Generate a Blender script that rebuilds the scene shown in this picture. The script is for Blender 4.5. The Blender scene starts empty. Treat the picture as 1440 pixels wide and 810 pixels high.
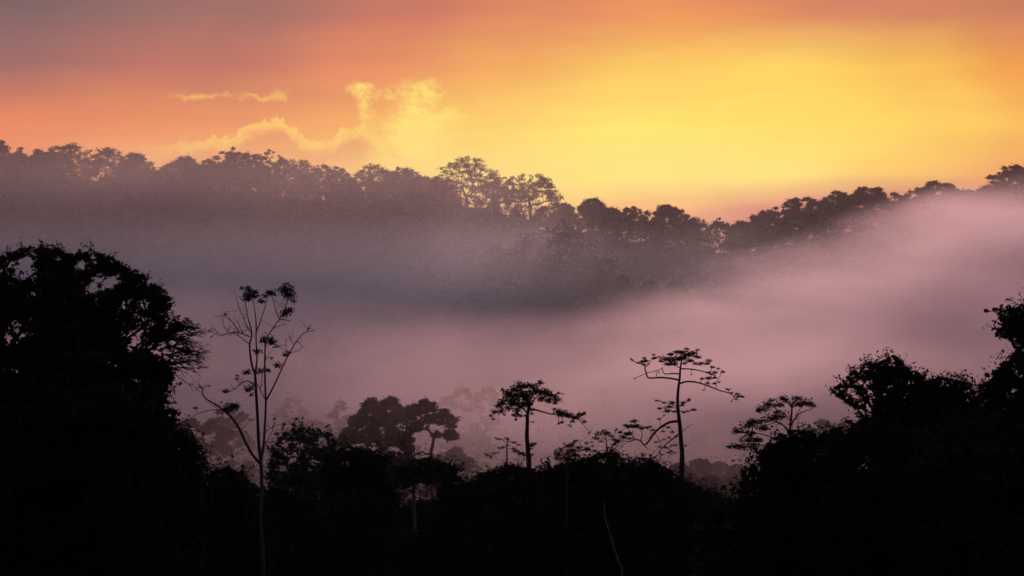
import bpy, math, random
import numpy as np

# ------------------------------------------------------------------ camera
C = bpy.context.scene.collection
SC = bpy.context.scene
F = 3387.0                                   # focal length in pixels of a 1440 wide frame
cam_d = bpy.data.cameras.new("camera")
cam = bpy.data.objects.new("camera", cam_d); C.objects.link(cam)
cam.location = (0, 0, 0); cam.rotation_euler = (math.radians(90), 0, 0)
cam_d.sensor_width = 36; cam_d.lens = 36 * F / 1440
cam_d.clip_start = 0.5; cam_d.clip_end = 20000
SC.camera = cam
SC.view_settings.view_transform = 'Standard'
SC.view_settings.look = 'None'
SC.view_settings.exposure = 0
SC.view_settings.gamma = 1
SC.view_settings.use_curve_mapping = False
SC.render.engine = 'CYCLES'
cy = SC.cycles
cy.volume_bounces = 3; cy.max_bounces = 6; cy.diffuse_bounces = 1; cy.transparent_max_bounces = 16
cy.volume_step_rate = 1.0; cy.volume_max_steps = 128
cy.use_denoising = True

# ------------------------------------------------------------------ node helpers
def lin(c):
    out = []
    for v in c:
        v = v / 255.0
        out.append(v / 12.92 if v <= 0.04045 else ((v + 0.055) / 1.055) ** 2.4)
    return out

class E:
    """a socket with arithmetic"""
    def __init__(s, nt, sock): s.nt = nt; s.k = sock
    def _m(s, op, *a, clamp=False):
        n = s.nt.nodes.new('ShaderNodeMath'); n.operation = op; n.use_clamp = clamp
        for i, v in enumerate(a):
            if isinstance(v, E): s.nt.links.new(v.k, n.inputs[i])
            else: n.inputs[i].default_value = v
        return E(s.nt, n.outputs[0])
    def __add__(s, o): return s._m('ADD', s, o)
    __radd__ = __add__
    def __sub__(s, o): return s._m('SUBTRACT', s, o)
    def __rsub__(s, o): return s._m('SUBTRACT', o, s)
    def __mul__(s, o): return s._m('MULTIPLY', s, o)
    __rmul__ = __mul__
    def __truediv__(s, o): return s._m('DIVIDE', s, o)
    def exp(s): return s._m('EXPONENT', s)
    def max(s, o): return s._m('MAXIMUM', s, o)
    def min(s, o): return s._m('MINIMUM', s, o)
    def abs(s): return s._m('ABSOLUTE', s)
    def rng(s, a, b, c=0.0, d=1.0, smooth=True):
        n = s.nt.nodes.new('ShaderNodeMapRange'); n.clamp = True
        n.interpolation_type = 'SMOOTHSTEP' if smooth else 'LINEAR'
        s.nt.links.new(s.k, n.inputs[0])
        for i, v in enumerate((a, b, c, d)):
            if isinstance(v, E): s.nt.links.new(v.k, n.inputs[i + 1])
            else: n.inputs[i + 1].default_value = v
        return E(s.nt, n.outputs[0])

def combine(nt, x, y, z):
    n = nt.nodes.new('ShaderNodeCombineXYZ')
    for i, v in enumerate((x, y, z)):
        if isinstance(v, E): nt.links.new(v.k, n.inputs[i])
        else: n.inputs[i].default_value = v
    return n.outputs[0]

def noise(nt, vec, scale, detail=4, rough=0.55, w=None):
    n = nt.nodes.new('ShaderNodeTexNoise')
    nt.links.new(vec, n.inputs['Vector'])
    n.inputs['Scale'].default_value = scale
    n.inputs['Detail'].default_value = detail
    n.inputs['Roughness'].default_value = rough
    return E(nt, n.outputs['Fac'])

def mixc(nt, fac, a, b):
    n = nt.nodes.new('ShaderNodeMix'); n.data_type = 'RGBA'
    ins = [n.inputs[0], n.inputs[6], n.inputs[7]]
    for i, v in zip(ins, (fac, a, b)):
        if isinstance(v, E): nt.links.new(v.k, i)
        elif isinstance(v, bpy.types.NodeSocket): nt.links.new(v, i)
        elif isinstance(v, (int, float)): i.default_value = v
        else: i.default_value = (*v, 1)
    return n.outputs[2]

# ------------------------------------------------------------------ sky
SUN_AZ, SUN_EL = 5.0, 8.0
world = bpy.data.worlds.new("World"); SC.world = world
world.use_nodes = True
nt = world.node_tree; nt.nodes.clear()
outw = nt.nodes.new('ShaderNodeOutputWorld'); bg = nt.nodes.new('ShaderNodeBackground')
nt.links.new(bg.outputs[0], outw.inputs[0])
tc = nt.nodes.new('ShaderNodeTexCoord')
sep = nt.nodes.new('ShaderNodeSeparateXYZ'); nt.links.new(tc.outputs['Generated'], sep.inputs[0])
dx, dy, dz = (E(nt, sep.outputs[i]) for i in range(3))
az = dx._m('ARCTAN2', dx, dy) * (180 / math.pi)
el = dz._m('ARCSINE', dz) * (180 / math.pi)
K = 59.1                                      # sky units per degree
u0 = az * K + 720.0
v0 = 405.0 - el * K
P = combine(nt, u0 * 0.01, v0 * 0.01, 0.0)
n1 = noise(nt, combine(nt, u0 * 0.0035, v0 * 0.010, 1.7), 1.0, 3, 0.5)
n2 = noise(nt, combine(nt, u0 * 0.0035 + 9.0, v0 * 0.010, 4.1), 1.0, 3, 0.5)
u = u0 + (n1 - 0.5) * 170.0
v = v0 + (n2 - 0.5) * 46.0
t = (u + 400.0) / 2240.0
rows = [   # elevation row, then (u, sRGB)
  (-2600, [(-400, (52, 54, 84)), (700, (80, 78, 112)), (1840, (52, 54, 84))]),
  (-1100, [(-400, (110, 104, 135)), (300, (175, 150, 180)), (900, (200, 165, 185)), (1840, (110, 104, 135))]),  # this row and the next, above the view, brightened to light the mist
  (-420,  [(-400, (110, 100, 125)), (300, (190, 155, 175)), (900, (235, 180, 180)), (1840, (160, 125, 140))]),
  (-60,   [(-400, (92, 82, 92)), (0, (112, 94, 98)), (320, (138, 104, 104)), (620, (178, 115, 99)), (920, (212, 124, 94)), (1200, (182, 112, 100)), (1440, (186, 116, 96)), (1840, (150, 100, 95))]),
  (25,    [(-400, (110, 90, 95)), (0, (128, 100, 101)), (300, (162, 110, 104)), (560, (205, 120, 98)), (760, (226, 138, 96)), (960, (236, 150, 90)), (1200, (216, 132, 97)), (1440, (204, 126, 94)), (1840, (170, 105, 90))]),
  (100,   [(-400, (140, 100, 98)), (0, (160, 107, 103)), (300, (196, 118, 103)), (500, (230, 140, 101)), (700, (245, 172, 96)), (900, (252, 202, 98)), (1120, (253, 210, 98)), (1320, (250, 190, 88)), (1440, (240, 158, 78)), (1840, (190, 118, 88))]),
  (180,   [(-400, (190, 110, 95)), (0, (233, 134, 94)), (250, (238, 148, 96)), (450, (242, 168, 98)), (620, (252, 208, 104)), (850, (255, 227, 112)), (1150, (255, 221, 105)), (1330, (252, 202, 96)), (1440, (247, 184, 90)), (1840, (200, 130, 90))]),
  (250,   [(-400, (190, 110, 95)), (0, (236, 146, 98)), (400, (246, 190, 100)), (620, (255, 222, 112)), (900, (255, 231, 128)), (1100, (254, 224, 122)), (1250, (248, 196, 104)), (1440, (238, 160, 98)), (1840, (200, 120, 95))]),
  (288,   [(-400, (160, 100, 100)), (400, (230, 150, 110)), (760, (252, 205, 122)), (940, (246, 180, 125)), (1080, (222, 145, 124)), (1300, (200, 126, 118)), (1840, (160, 100, 105))]),
  (345,   [(-400, (120, 88, 96)), (720, (178, 120, 122)), (1840, (120, 88, 96))]),
]
def ramp(pts):
    n = nt.nodes.new('ShaderNodeValToRGB'); nt.links.new(t.k, n.inputs[0])
    cr = n.color_ramp; cr.interpolation = 'B_SPLINE' if False else 'EASE'
    while len(cr.elements) < len(pts): cr.elements.new(0.5)
    for e, (uu, col) in zip(cr.elements, pts):
        e.position = (uu + 400) / 2240.0
    for e, (uu, col) in zip(cr.elements, pts):
        e.color = (*lin(col), 1)
    return n.outputs[0]
col = ramp(rows[0][1])
for (va, _), (vb, pts) in zip(rows[:-1], rows[1:]):
    col = mixc(nt, v.rng(va, vb, smooth=False), col, ramp(pts))

# sunlit shreds of cloud over the ridge
w1 = noise(nt, P, 3.4, 8, 0.74); w2 = noise(nt, combine(nt, u0 * 0.01 + 31.0, v0 * 0.01, 5.0), 3.4, 8, 0.74)
uc = u0 + (w1 - 0.5) * 60.0
vc = v0 + (w2 - 0.5) * 46.0
def blobs(lst):
    s = None
    for (bu, bv, ru, rv, k) in lst:
        a = (uc - bu) / ru; b = (vc - bv) / rv
        g = (0.0 - (a * a + b * b)).exp() * k
        s = g if s is None else s + g
    return s
fine = noise(nt, combine(nt, u0 * 0.034, v0 * 0.05, 2.0), 1.3, 8, 0.72)
bright = blobs([(505, 128, 16, 11, 1), (513, 158, 11, 30, 1), (545, 133, 26, 8, .8), (583, 150, 26, 36, .9), (602, 128, 14, 20, .8),
                (628, 165, 34, 13, .9), (562, 190, 36, 30, .9), (600, 206, 48, 36, 1), (555, 222, 50, 16, 1)])
EDGE = [(180, 212), (240, 206), (300, 197), (338, 189), (362, 174), (396, 172), (420, 187), (448, 199), (474, 191), (500, 181), (522, 186), (545, 198), (565, 216), (640, 235)]
er = nt.nodes.new('ShaderNodeValToRGB'); er.color_ramp.interpolation = 'CARDINAL'
nt.links.new(((uc - 180.0) / 460.0).k, er.inputs[0])
while len(er.color_ramp.elements) < len(EDGE): er.color_ramp.elements.new(0.5)
for e_, (eu, ev) in zip(er.color_ramp.elements, EDGE): e_.position = (eu - 180) / 460.0
for e_, (eu, ev) in zip(er.color_ramp.elements, EDGE): e_.color = ((ev - 160) / 100.0,) * 3 + (1,)
fine3 = noise(nt, combine(nt, u0 * 0.022, v0 * 0.03, 40.0), 1.3, 7, 0.65)
below = vc - (E(nt, er.outputs[0]) * 100.0 + 160.0) + (fine3 - 0.5) * 34.0
env = u0.rng(170.0, 330.0) * u0.rng(540.0, 600.0, 1.0, 0.0)
fine2 = noise(nt, combine(nt, u0 * 0.05, v0 * 0.08, 12.0), 1.3, 5, 0.65)
rim = below.rng(-3.0, 3.0) * below.rng(5.0, 26.0, 1.0, 0.0) * env * (fine2 * 1.1 + 0.35)
under = below.rng(9.0, 24.0) * below.rng(34.0, 75.0, 1.0, 0.0) * u0.rng(190.0, 260.0) * u0.rng(500.0, 560.0, 1.0, 0.0)
thin = blobs([(275, 137, 36, 6, 1), (330, 137, 40, 4, .6), (392, 132, 20, 9, 1), (372, 141, 30, 5, .8)])
body = blobs([(388, 191, 25, 11, .8), (502, 202, 28, 12, .9), (533, 150, 15, 22, .5), (268, 217, 70, 10, .6)])
fb = (bright * fine.rng(0.3, 0.68, 0.45, 1.35)).rng(0.2, 1.3, smooth=False) * 0.85
ft = (thin + (fine - 0.5) * 1.6).rng(0.25, 1.3) * 0.75
fd = (body + (fine - 0.5) * 1.0).rng(0.3, 1.2) * 0.65
col = mixc(nt, fb, col, lin((255, 226, 118)))
col = mixc(nt, (under * (fine2 * 0.8 + 0.3)).min(1.0) * 0.5, col, lin((226, 142, 104)))
col = mixc(nt, rim.min(1.0) * 0.85, col, lin((252, 204, 106)))
col = mixc(nt, ft, col, lin((250, 190, 105)))
col = mixc(nt, fd, col, lin((224, 146, 104)))
stre = noise(nt, combine(nt, u0 * 0.004 + v0 * 0.004, v0 * 0.028, 22.0), 1.0, 5, 0.6)
sm = nt.nodes.new('ShaderNodeVectorMath'); sm.operation = 'SCALE'; nt.links.new(col, sm.inputs[0]); nt.links.new(stre.rng(0.3, 0.7, 0.965, 1.03).k, sm.inputs['Scale']); col = sm.outputs[0]
# the rest of the dome: the western half is still in dusk, the ground half dark
west = az.abs().rng(26.0, 95.0)
col = mixc(nt, west, col, lin((46, 46, 66)))
col = mixc(nt, el.rng(-6.0, -1.0, 1.0, 0.0), col, (0.01, 0.008, 0.01))
skyn = nt.nodes.new('ShaderNodeTexSky'); skyn.sky_type = 'NISHITA'; skyn.sun_disc = False
skyn.sun_elevation = math.radians(SUN_EL); skyn.sun_rotation = math.radians(SUN_AZ)
SKYK = 0.0005
add = nt.nodes.new('ShaderNodeMix'); add.data_type = 'RGBA'; add.blend_type = 'ADD'; add.inputs[0].default_value = 1
sc_ = nt.nodes.new('ShaderNodeVectorMath'); sc_.operation = 'SCALE'; nt.links.new(skyn.outputs[0], sc_.inputs[0]); sc_.inputs['Scale'].default_value = SKYK
nt.links.new(col, add.inputs[6]); nt.links.new(sc_.outputs[0], add.inputs[7])
nt.links.new(add.outputs[2], bg.inputs[0]); bg.inputs[1].default_value = 1.0

# ------------------------------------------------------------------ sun, low behind the ridge
from mathutils import Vector
sun_d = bpy.data.lights.new("sun", 'SUN'); sun_d.energy = 1.72; sun_d.angle = math.radians(8); sun_d.color = (1.0, 0.53, 0.47)
sun = bpy.data.objects.new("sun", sun_d); C.objects.link(sun)
sa, se = math.radians(SUN_AZ), math.radians(SUN_EL)
to_sun = Vector((math.sin(sa) * math.cos(se), math.cos(sa) * math.cos(se), math.sin(se)))
sun.rotation_euler = (-to_sun).to_track_quat('-Z', 'Y').to_euler()

# ------------------------------------------------------------------ materials
def mat_leaf(name, a, b, rough=0.65):
    m = bpy.data.materials.new(name); m.use_nodes = True; t_ = m.node_tree
    p = t_.nodes['Principled BSDF']; g = t_.nodes.new('ShaderNodeNewGeometry')
    n = noise(t_, g.outputs['Position'], 0.55, 3)
    oi = t_.nodes.new('ShaderNodeObjectInfo')
    c = mixc(t_, (n + E(t_, oi.outputs['Random']) * 0.3 - 0.1).rng(0.3, 0.75), a, b)
    t_.links.new(c, p.inputs['Base Color'])
    p.inputs['Roughness'].default_value = 0.9; p.inputs['Specular IOR Level'].default_value = 0.0
    return m
def add_glow(m, colr, f):
    t_ = m.node_tree; o = t_.nodes['Material Output']; p = t_.nodes['Principled BSDF']
    tr = t_.nodes.new('ShaderNodeBsdfTranslucent'); tr.inputs[0].default_value = (*colr, 1)
    mx_ = t_.nodes.new('ShaderNodeMixShader'); mx_.inputs[0].default_value = f
    t_.links.new(p.outputs[0], mx_.inputs[1]); t_.links.new(tr.outputs[0], mx_.inputs[2]); t_.links.new(mx_.outputs[0], o.inputs['Surface'])
def mat_bark(name, a, b):
    m = bpy.data.materials.new(name); m.use_nodes = True; t_ = m.node_tree
    p = t_.nodes['Principled BSDF']; g = t_.nodes.new('ShaderNodeNewGeometry')
    mp = t_.nodes.new('ShaderNodeMapping'); t_.links.new(g.outputs['Position'], mp.inputs[0]); mp.inputs['Scale'].default_value = (4, 4, 0.9)
    n = noise(t_, mp.outputs[0], 1.0, 5)
    t_.links.new(mixc(t_, n.rng(0.35, 0.65), a, b), p.inputs['Base Color'])
    bp = t_.nodes.new('ShaderNodeBump'); bp.inputs['Strength'].default_value = 0.5; t_.links.new(n.k, bp.inputs['Height'])
    t_.links.new(bp.outputs[0], p.inputs['Normal'])
    p.inputs['Roughness'].default_value = 0.85; p.inputs['Specular IOR Level'].default_value = 0.15
    return m
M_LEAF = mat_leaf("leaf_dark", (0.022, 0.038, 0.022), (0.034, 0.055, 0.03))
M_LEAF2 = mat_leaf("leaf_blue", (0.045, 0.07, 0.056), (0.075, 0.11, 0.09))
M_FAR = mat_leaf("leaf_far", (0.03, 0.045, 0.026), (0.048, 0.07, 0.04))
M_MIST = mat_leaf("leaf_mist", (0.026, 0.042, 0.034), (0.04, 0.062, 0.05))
add_glow(M_FAR, (0.14, 0.08, 0.03), 0.25)
M_BARK = mat_bark("bark_dark", (0.05, 0.04, 0.032), (0.09, 0.075, 0.06))
M_GREY = mat_bark("bark_grey", (0.08, 0.077, 0.072), (0.16, 0.15, 0.14))
M_PALE = mat_bark("bark_pale", (0.22, 0.21, 0.20), (0.34, 0.33, 0.31))

# ------------------------------------------------------------------ mesh helpers
def px(u, v, d):
    return np.array([(u - 720.0) / F * d, d, (405.0 - v) / F * d])

def mesh_obj(name, verts, faces_n, loops, mat, parent=None, base=(0, 0, 0), smooth=False):
    """verts (N,3); faces_n = list of sizes; loops flat indices"""
    me = bpy.data.meshes.new(name)
    verts = np.asarray(verts, dtype=np.float32) - np.asarray(base, dtype=np.float32)
    fn = np.asarray(faces_n, dtype=np.int32); lp = np.asarray(loops, dtype=np.int32)
    me.vertices.add(len(verts)); me.vertices.foreach_set("co", verts.ravel())
    me.loops.add(len(lp)); me.loops.foreach_set("vertex_index", lp)
    me.polygons.add(len(fn))
    st = np.zeros(len(fn), dtype=np.int32); st[1:] = np.cumsum(fn)[:-1]
    me.polygons.foreach_set("loop_start", st)
    if smooth: me.polygons.foreach_set("use_smooth", np.ones(len(fn), dtype=bool))
    me.materials.append(mat)
    me.update(calc_edges=True); me.validate()
    o = bpy.data.objects.new(name, me); C.objects.link(o)
    if parent is not None: o.parent = parent
    return o

class Tubes:
    def __init__(s): s.v = []; s.f = []; s.n = 0
    def add(s, pts, rad, k=6):
        pts = np.asarray(pts, float); rad = np.asarray(rad, float)
        m = len(pts)
        tang = np.gradient(pts, axis=0)
        tang /= np.linalg.norm(tang, axis=1, keepdims=True) + 1e-9
        ref = np.array([0.0, 1.0, 0.13]) if abs(tang[0][1]) < 0.9 else np.array([1.0, 0, 0.1])
        a = np.cross(tang, ref); a /= np.linalg.norm(a, axis=1, keepdims=True) + 1e-9
        b = np.cross(tang, a)
        th = np.linspace(0, 2 * np.pi, k, endpoint=False)
        ring = pts[:, None, :] + rad[:, None, None] * (np.cos(th)[None, :, None] * a[:, None, :] + np.sin(th)[None, :, None] * b[:, None, :])
        s.v.append(ring.reshape(-1, 3))
        i = np.arange(m - 1)[:, None] * k; j = np.arange(k)[None, :]; j2 = (j + 1) % k
        q = np.stack([i + j, i + j2, i + k + j2, i + k + j], axis=-1).reshape(-1, 4) + s.n
        s.f.append(q)
        s.v.append(pts[-1:] + tang[-1:] * rad[-1]); tip = s.n + m * k
        l = s.n + (m - 1) * k
        tri = np.stack([l + np.arange(k), l + (np.arange(k) + 1) % k, np.full(k, tip), np.full(k, tip)], axis=-1)
        s.tri = tri
        s.f3 = getattr(s, 'f3', []); s.f3.append(tri[:, :3])
        s.n += m * k + 1
    def build(s, name, mat, parent=None, base=(0, 0, 0)):
        v = np.concatenate(s.v); q = np.concatenate(s.f); t3 = np.concatenate(s.f3)
        return mesh_obj(name, v, [4] * len(q) + [3] * len(t3), np.concatenate([q.ravel(), t3.ravel()]), mat, parent, base, True)

def smooth_line(ctrl, n=None, jit=0.0, rs=None):
    """Catmull-Rom through control points"""
    c = np.asarray(ctrl, float)
    if len(c) < 3:
        n = n or 5
        tt = np.linspace(0, 1, n)[:, None]; out = c[0] * (1 - tt) + c[-1] * tt
    else:
        e = np.vstack([2 * c[0] - c[1], c, 2 * c[-1] - c[-2]]); out = []
        per = 4
        for i in range(1, len(e) - 2):
            for q in range(per):
                s = q / per
                out.append(0.5 * ((2 * e[i]) + (e[i + 1] - e[i - 1]) * s + (2 * e[i - 1] - 5 * e[i] + 4 * e[i + 1] - e[i + 2]) * s * s + (3 * e[i] - e[i - 1] - 3 * e[i + 1] + e[i + 2]) * s ** 3))
        out.append(c[-1]); out = np.array(out)
    if jit and rs is not None:
        j = rs.normal(0, jit, out.shape); j[0] = 0; j[-1] = 0; out = out + j
    return out

def leaf_quads(pos, size, rs, up=0.5, wid=0.5):
    n = len(pos)
    nrm = rs.normal(0, 1, (n, 3)); nrm[:, 2] = np.abs(nrm[:, 2]) + up * 2
    nrm /= np.linalg.norm(nrm, axis=1, keepdims=True)
    a = np.cross(nrm, rs.normal(0, 1, (n, 3))); a /= np.linalg.norm(a, axis=1, keepdims=True) + 1e-9
    b = np.cross(nrm, a)
    L = (size * rs.uniform(0.65, 1.35, n))[:, None]; W = L * wid * rs.uniform(0.8, 1.2, n)[:, None]
    droop = np.zeros((n, 3)); droop[:, 2] = -0.12 * L[:, 0]
    return np.stack([pos - a * L * 0.5, pos + b * W * 0.5, pos + a * L * 0.5 + droop, pos - b * W * 0.5], axis=1).reshape(-1, 3)

def leaves_obj(name, chunks, mat, parent=None, base=(0, 0, 0), twigs=None, bark=None):
    if twigs is not None and twigs.v:
        v = np.concatenate(chunks) if chunks else np.zeros((0, 3)); n = len(v) // 4
        tv = np.concatenate(twigs.v); q = np.concatenate(twigs.f) + len(v); t3 = np.concatenate(twigs.f3) + len(v)
        o = mesh_obj(name, np.concatenate([v, tv]), [4] * (n + len(q)) + [3] * len(t3), np.concatenate([np.arange(n * 4), q.ravel(), t3.ravel()]), mat, parent, base)
        if len(o.data.polygons) == n + len(q) + len(t3):
            o.data.materials.append(bark); mi = np.ones(n + len(q) + len(t3), dtype=np.int32); mi[:n] = 0
            o.data.polygons.foreach_set("material_index", mi)
        return o
    v = np.concatenate(chunks); n = len(v) // 4
    return mesh_obj(name, v, np.full(n, 4), np.arange(n * 4), mat, parent, base)

def clump_points(c, r, n, rs, flat=0.55, edge=0.5):
    d = rs.normal(0, 1, (n, 3)); d /= np.linalg.norm(d, axis=1, keepdims=True)
    rr = rs.uniform(0, 1, n) ** edge
    p = d * rr[:, None]
    p[:, 2] *= flat
    p[:, 2] = np.where(p[:, 2] < 0, p[:, 2] * 0.75, p[:, 2])
    far = rs.uniform(0, 1, n) < 0.22
    p[far] *= rs.uniform(1.0, 1.7, (n, 1))[far]
    return np.asarray(c) + p * r

def empty(name, loc, label, cat, group=None):
    o = bpy.data.objects.new(name, None); C.objects.link(o); o.location = tuple(float(q) for q in loc)
    o.empty_display_size = 1
    o['label'] = label; o['category'] = cat
    if group: o['group'] = group
    return o

# ------------------------------------------------------------------ terrain
SKY_U = [-900, -300, 0, 100, 200, 330, 420, 480, 560, 650, 745, 790, 850, 930, 990, 1050, 1100, 1180, 1260, 1320, 1440, 1700, 2300]
SKY_V = [190, 190, 197, 203, 222, 214, 228, 243, 240, 240, 264, 291, 294, 297, 316, 312, 296, 275, 277, 266, 244, 225, 225]
def crest(x):
    uu = np.asarray(x) / 1150.0 * F + 720
    tot = 0
    for o in (-60, -30, 0, 30, 60): tot = tot + np.interp(uu + o, SKY_U, SKY_V)
    return (405 - tot / 5) / F * 1150 - 16
PY = [-400, -60, 0, 60, 110, 150, 230, 300, 450, 560, 830]
PZ = [10, 1.5, -1.7, -10.5, -17.5, -24, -34, -43, -50, -57, -57]
def sstep(a, b, x):
    q = np.clip((x - a) / (b - a), 0, 1); return q * q * (3 - 2 * q)
def ground(x, y):
    x = np.asarray(x, float); y = np.asarray(y, float)
    near = np.interp(y, PY, PZ)
    cr = crest(x)
    q = sstep(790, 1150, y)
    z = near * (1 - q) + cr * q
    z = z + 34 * np.exp(-((x - 24) / np.where(x > 24, 27, 42)) ** 2 - ((y - 900) / 70) ** 2) + 14 * np.exp(-((x + 25) / 40) ** 2 - ((y - 890) / 60) ** 2)
    z = np.where(y > 1170, z - (y - 1170) * 0.10, z)
    z = z + 1.2 * np.sin(x * 0.05 + y * 0.031) * sstep(40, 160, y) + 0.5 * np.sin(x * 0.17 - y * 0.11) * sstep(20, 80, y)
    return z
xs = np.concatenate([np.linspace(-1500, -420, 22)[:-1], np.linspace(-420, 420, 141), np.linspace(420, 1500, 22)[1:]])
ys = np.concatenate([np.linspace(-400, 0, 17)[:-1], np.linspace(0, 420, 71), np.linspace(420, 1300, 111)[1:], np.linspace(1300, 2300, 21)[1:]])
X, Y = np.meshgrid(xs, ys)
V = np.stack([X, Y, ground(X, Y)], -1).reshape(-1, 3)
nx, ny = len(xs), len(ys)
i = (np.arange(ny - 1)[:, None] * nx + np.arange(nx - 1)[None, :]).ravel()
M_SOIL = mat_leaf("forest_floor", (0.03, 0.026, 0.018), (0.05, 0.055, 0.025), 0.9)
gr = mesh_obj("ground", V, np.full(len(i), 4), np.stack([i, i + 1, i + nx + 1, i + nx], -1).ravel(), M_SOIL, smooth=True)
gr['kind'] = 'structure'; gr['label'] = 'dark forest floor sloping into the misty valley'

# ------------------------------------------------------------------ air and mist
def box(name, x0, x1, y0, y1, z0, z1, mat):
    v = [(x, y, z) for z in (z0, z1) for y in (y0, y1) for x in (x0, x1)]
    f = [(0, 2, 3, 1), (4, 5, 7, 6), (0, 1, 5, 4), (2, 6, 7, 3), (0, 4, 6, 2), (1, 3, 7, 5)]
    return mesh_obj(name, v, [4] * 6, np.array(f).ravel(), mat)
def vol_mat(name, colr, g, dens=None):
    m = bpy.data.materials.new(name); m.use_nodes = True; t_ = m.node_tree; t_.nodes.clear()
    o = t_.nodes.new('ShaderNodeOutputMaterial'); p = t_.nodes.new('ShaderNodeVolumePrincipled')
    t_.links.new(p.outputs[0], o.inputs['Volume'])
    p.inputs['Color'].default_value = (*colr, 1); p.inputs['Anisotropy'].default_value = g
    if dens is not None: p.inputs['Density'].default_value = dens
    return m, t_, p
zmin = float(V[:, 2].min())
mh, _, _ = vol_mat("haze_air", (0.92, 0.94, 0.97), 0.55, 0.000010)
hz = box("haze", -1502, 1502, -402, 2302, zmin - 1, 100, mh)
hz['kind'] = 'stuff'; hz['label'] = 'thin morning haze filling the valley air'

mm, t_, p = vol_mat("mist_air", (0.95, 0.92, 0.96), 0.55)
g = t_.nodes.new('ShaderNodeNewGeometry'); s3 = t_.nodes.new('ShaderNodeSeparateXYZ'); t_.links.new(g.outputs['Position'], s3.inputs[0])
mx, my, mz = (E(t_, s3.outputs[k]) for k in range(3))
na = noise(t_, combine(t_, mx * 0.006, my * 0.003, mz * 0.012), 1.0, 3, 0.5)
nb = noise(t_, combine(t_, mx * 0.02, my * 0.008, mz * 0.05 + 7.0), 1.0, 3, 0.55)
east = mx.rng(15.0, 165.0, smooth=False)
climb = east * my.rng(430.0, 820.0) * 44.0
top = climb - 13.5 + (na - 0.5) * 15.0 + (nb - 0.5) * 12.0
bank = (mz - top).rng(mx.rng(-70.0, 20.0, -26.0, -17.0), mx.rng(-70.0, 20.0, 17.0, 8.0) + mx.rng(110.0, 170.0, 0.0, 4.0), 1.0, 0.0) * my.rng(330.0, 570.0) * my.rng(1080.0, 1200.0, 1.0, 0.0)
upper = my.rng(600.0, 1020.0) * my.rng(1100.0, 1165.0, 1.0, 0.0) * mz.rng(32.0, 70.0, 1.0, 0.0) * mx.rng(-30.0, 45.0, 1.0, 0.16)
veil = upper * (0.3 + na * 1.3) * mz.rng(-12.0, 30.0, 4.6, 0.5) * 0.0032
thick = bank * nb.rng(0.3, 0.72, 0.3, 1.5) * (east * 0.9 + 1.05) * mx.rng(115.0, 185.0, 1.0, 0.55) * mz.rng(-48.0, -14.0, 0.45, 1.0) * 0.0062
dens = veil + thick
t_.links.new(mixc(t_, thick / (dens + 1e-7), mixc(t_, mz.rng(-5.0, 40.0), (0.70, 0.86, 0.97), (0.86, 0.86, 0.88)), (0.97, 0.91, 0.95)), p.inputs['Color'])  # warm sky glow near the crest painted into the veil colour, cooler below
t_.links.new(dens.k, p.inputs['Density'])
mist = box("mist", -520, 520, 360, 1260, -68, 80, mm)
mist['kind'] = 'stuff'; mist['label'] = 'pink bank of morning mist lying in the valley'

# ------------------------------------------------------------------ tree builder
def skeleton(trunk, rt, targets, rs, tubes, rtip=0.02, jit=0.05, lift=0.12, k=5, back=0.3):
    """join every clump centre to the trunk: each new limb leaves the nearest limb already there"""
    nodes = [np.asarray(p_) for p_ in trunk]
    trunkn = len(nodes); start = max(0, int(trunkn * 0.45))
    par = [-1] * trunkn
    for q in range(1, trunkn): par[q] = q - 1
    fork = nodes[-1]
    tg = sorted(targets, key=lambda c: np.linalg.norm(c - fork))
    lines = []
    arr = np.array(nodes)
    for c in tg:
        N = np.array(nodes[start:])
        dv = c - N; dist = np.linalg.norm(dv, axis=1)
        down = np.clip(-dv[:, 2], 0, None)
        rootd = np.linalg.norm(N - fork, axis=1)
        cost = dist + down * 0.6 + rootd * back
        j = int(np.argmin(cost)) + start
        a = nodes[j]; L = np.linalg.norm(c - a)
        if L < 1e-3: continue
        npts = 5
        tt = np.linspace(0, 1, npts)[:, None]
        ln = a * (1 - tt) + c * tt
        bend = np.sin(tt[:, 0] * np.pi)
        ln[:, 2] += bend * L * lift * rs.uniform(0.2, 1.4)
        ln += rs.normal(0, jit * L, ln.shape) * bend[:, None]
        prev = j; idx = [j]
        for p_ in ln[1:]:
            nodes.append(p_); par.append(prev); prev = len(nodes) - 1; idx.append(prev)
        lines.append(idx)
    cnt = np.zeros(len(nodes))
    for idx in lines:
        q = idx[-1]
        while q != -1:
            cnt[q] += 1; q = par[q]
    tot = max(cnt.max(), 1)
    R = lambda q: rtip + (rt - rtip) * 0.82 * (max(cnt[q] - 0.6, 0.02) / tot) ** 0.55
    for idx in lines:
        tubes.add([nodes[q] for q in idx], [R(idx[1])] + [R(q) for q in idx[1:]], k)
    return nodes

def trunk_line(b, f, rs, n=7, wob=0.02):
    b = np.asarray(b, float); f = np.asarray(f, float)
    tt = np.linspace(0, 1, n)[:, None]; L = np.linalg.norm(f - b)
    ln = b * (1 - tt) + f * tt
    w = np.sin(tt * np.pi) * rs.normal(0, wob * L, (1, 3)) + np.sin(tt * 2 * np.pi) * rs.normal(0, wob * 0.6 * L, (1, 3))
    w[:, 2] = 0
    return ln + w

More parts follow.
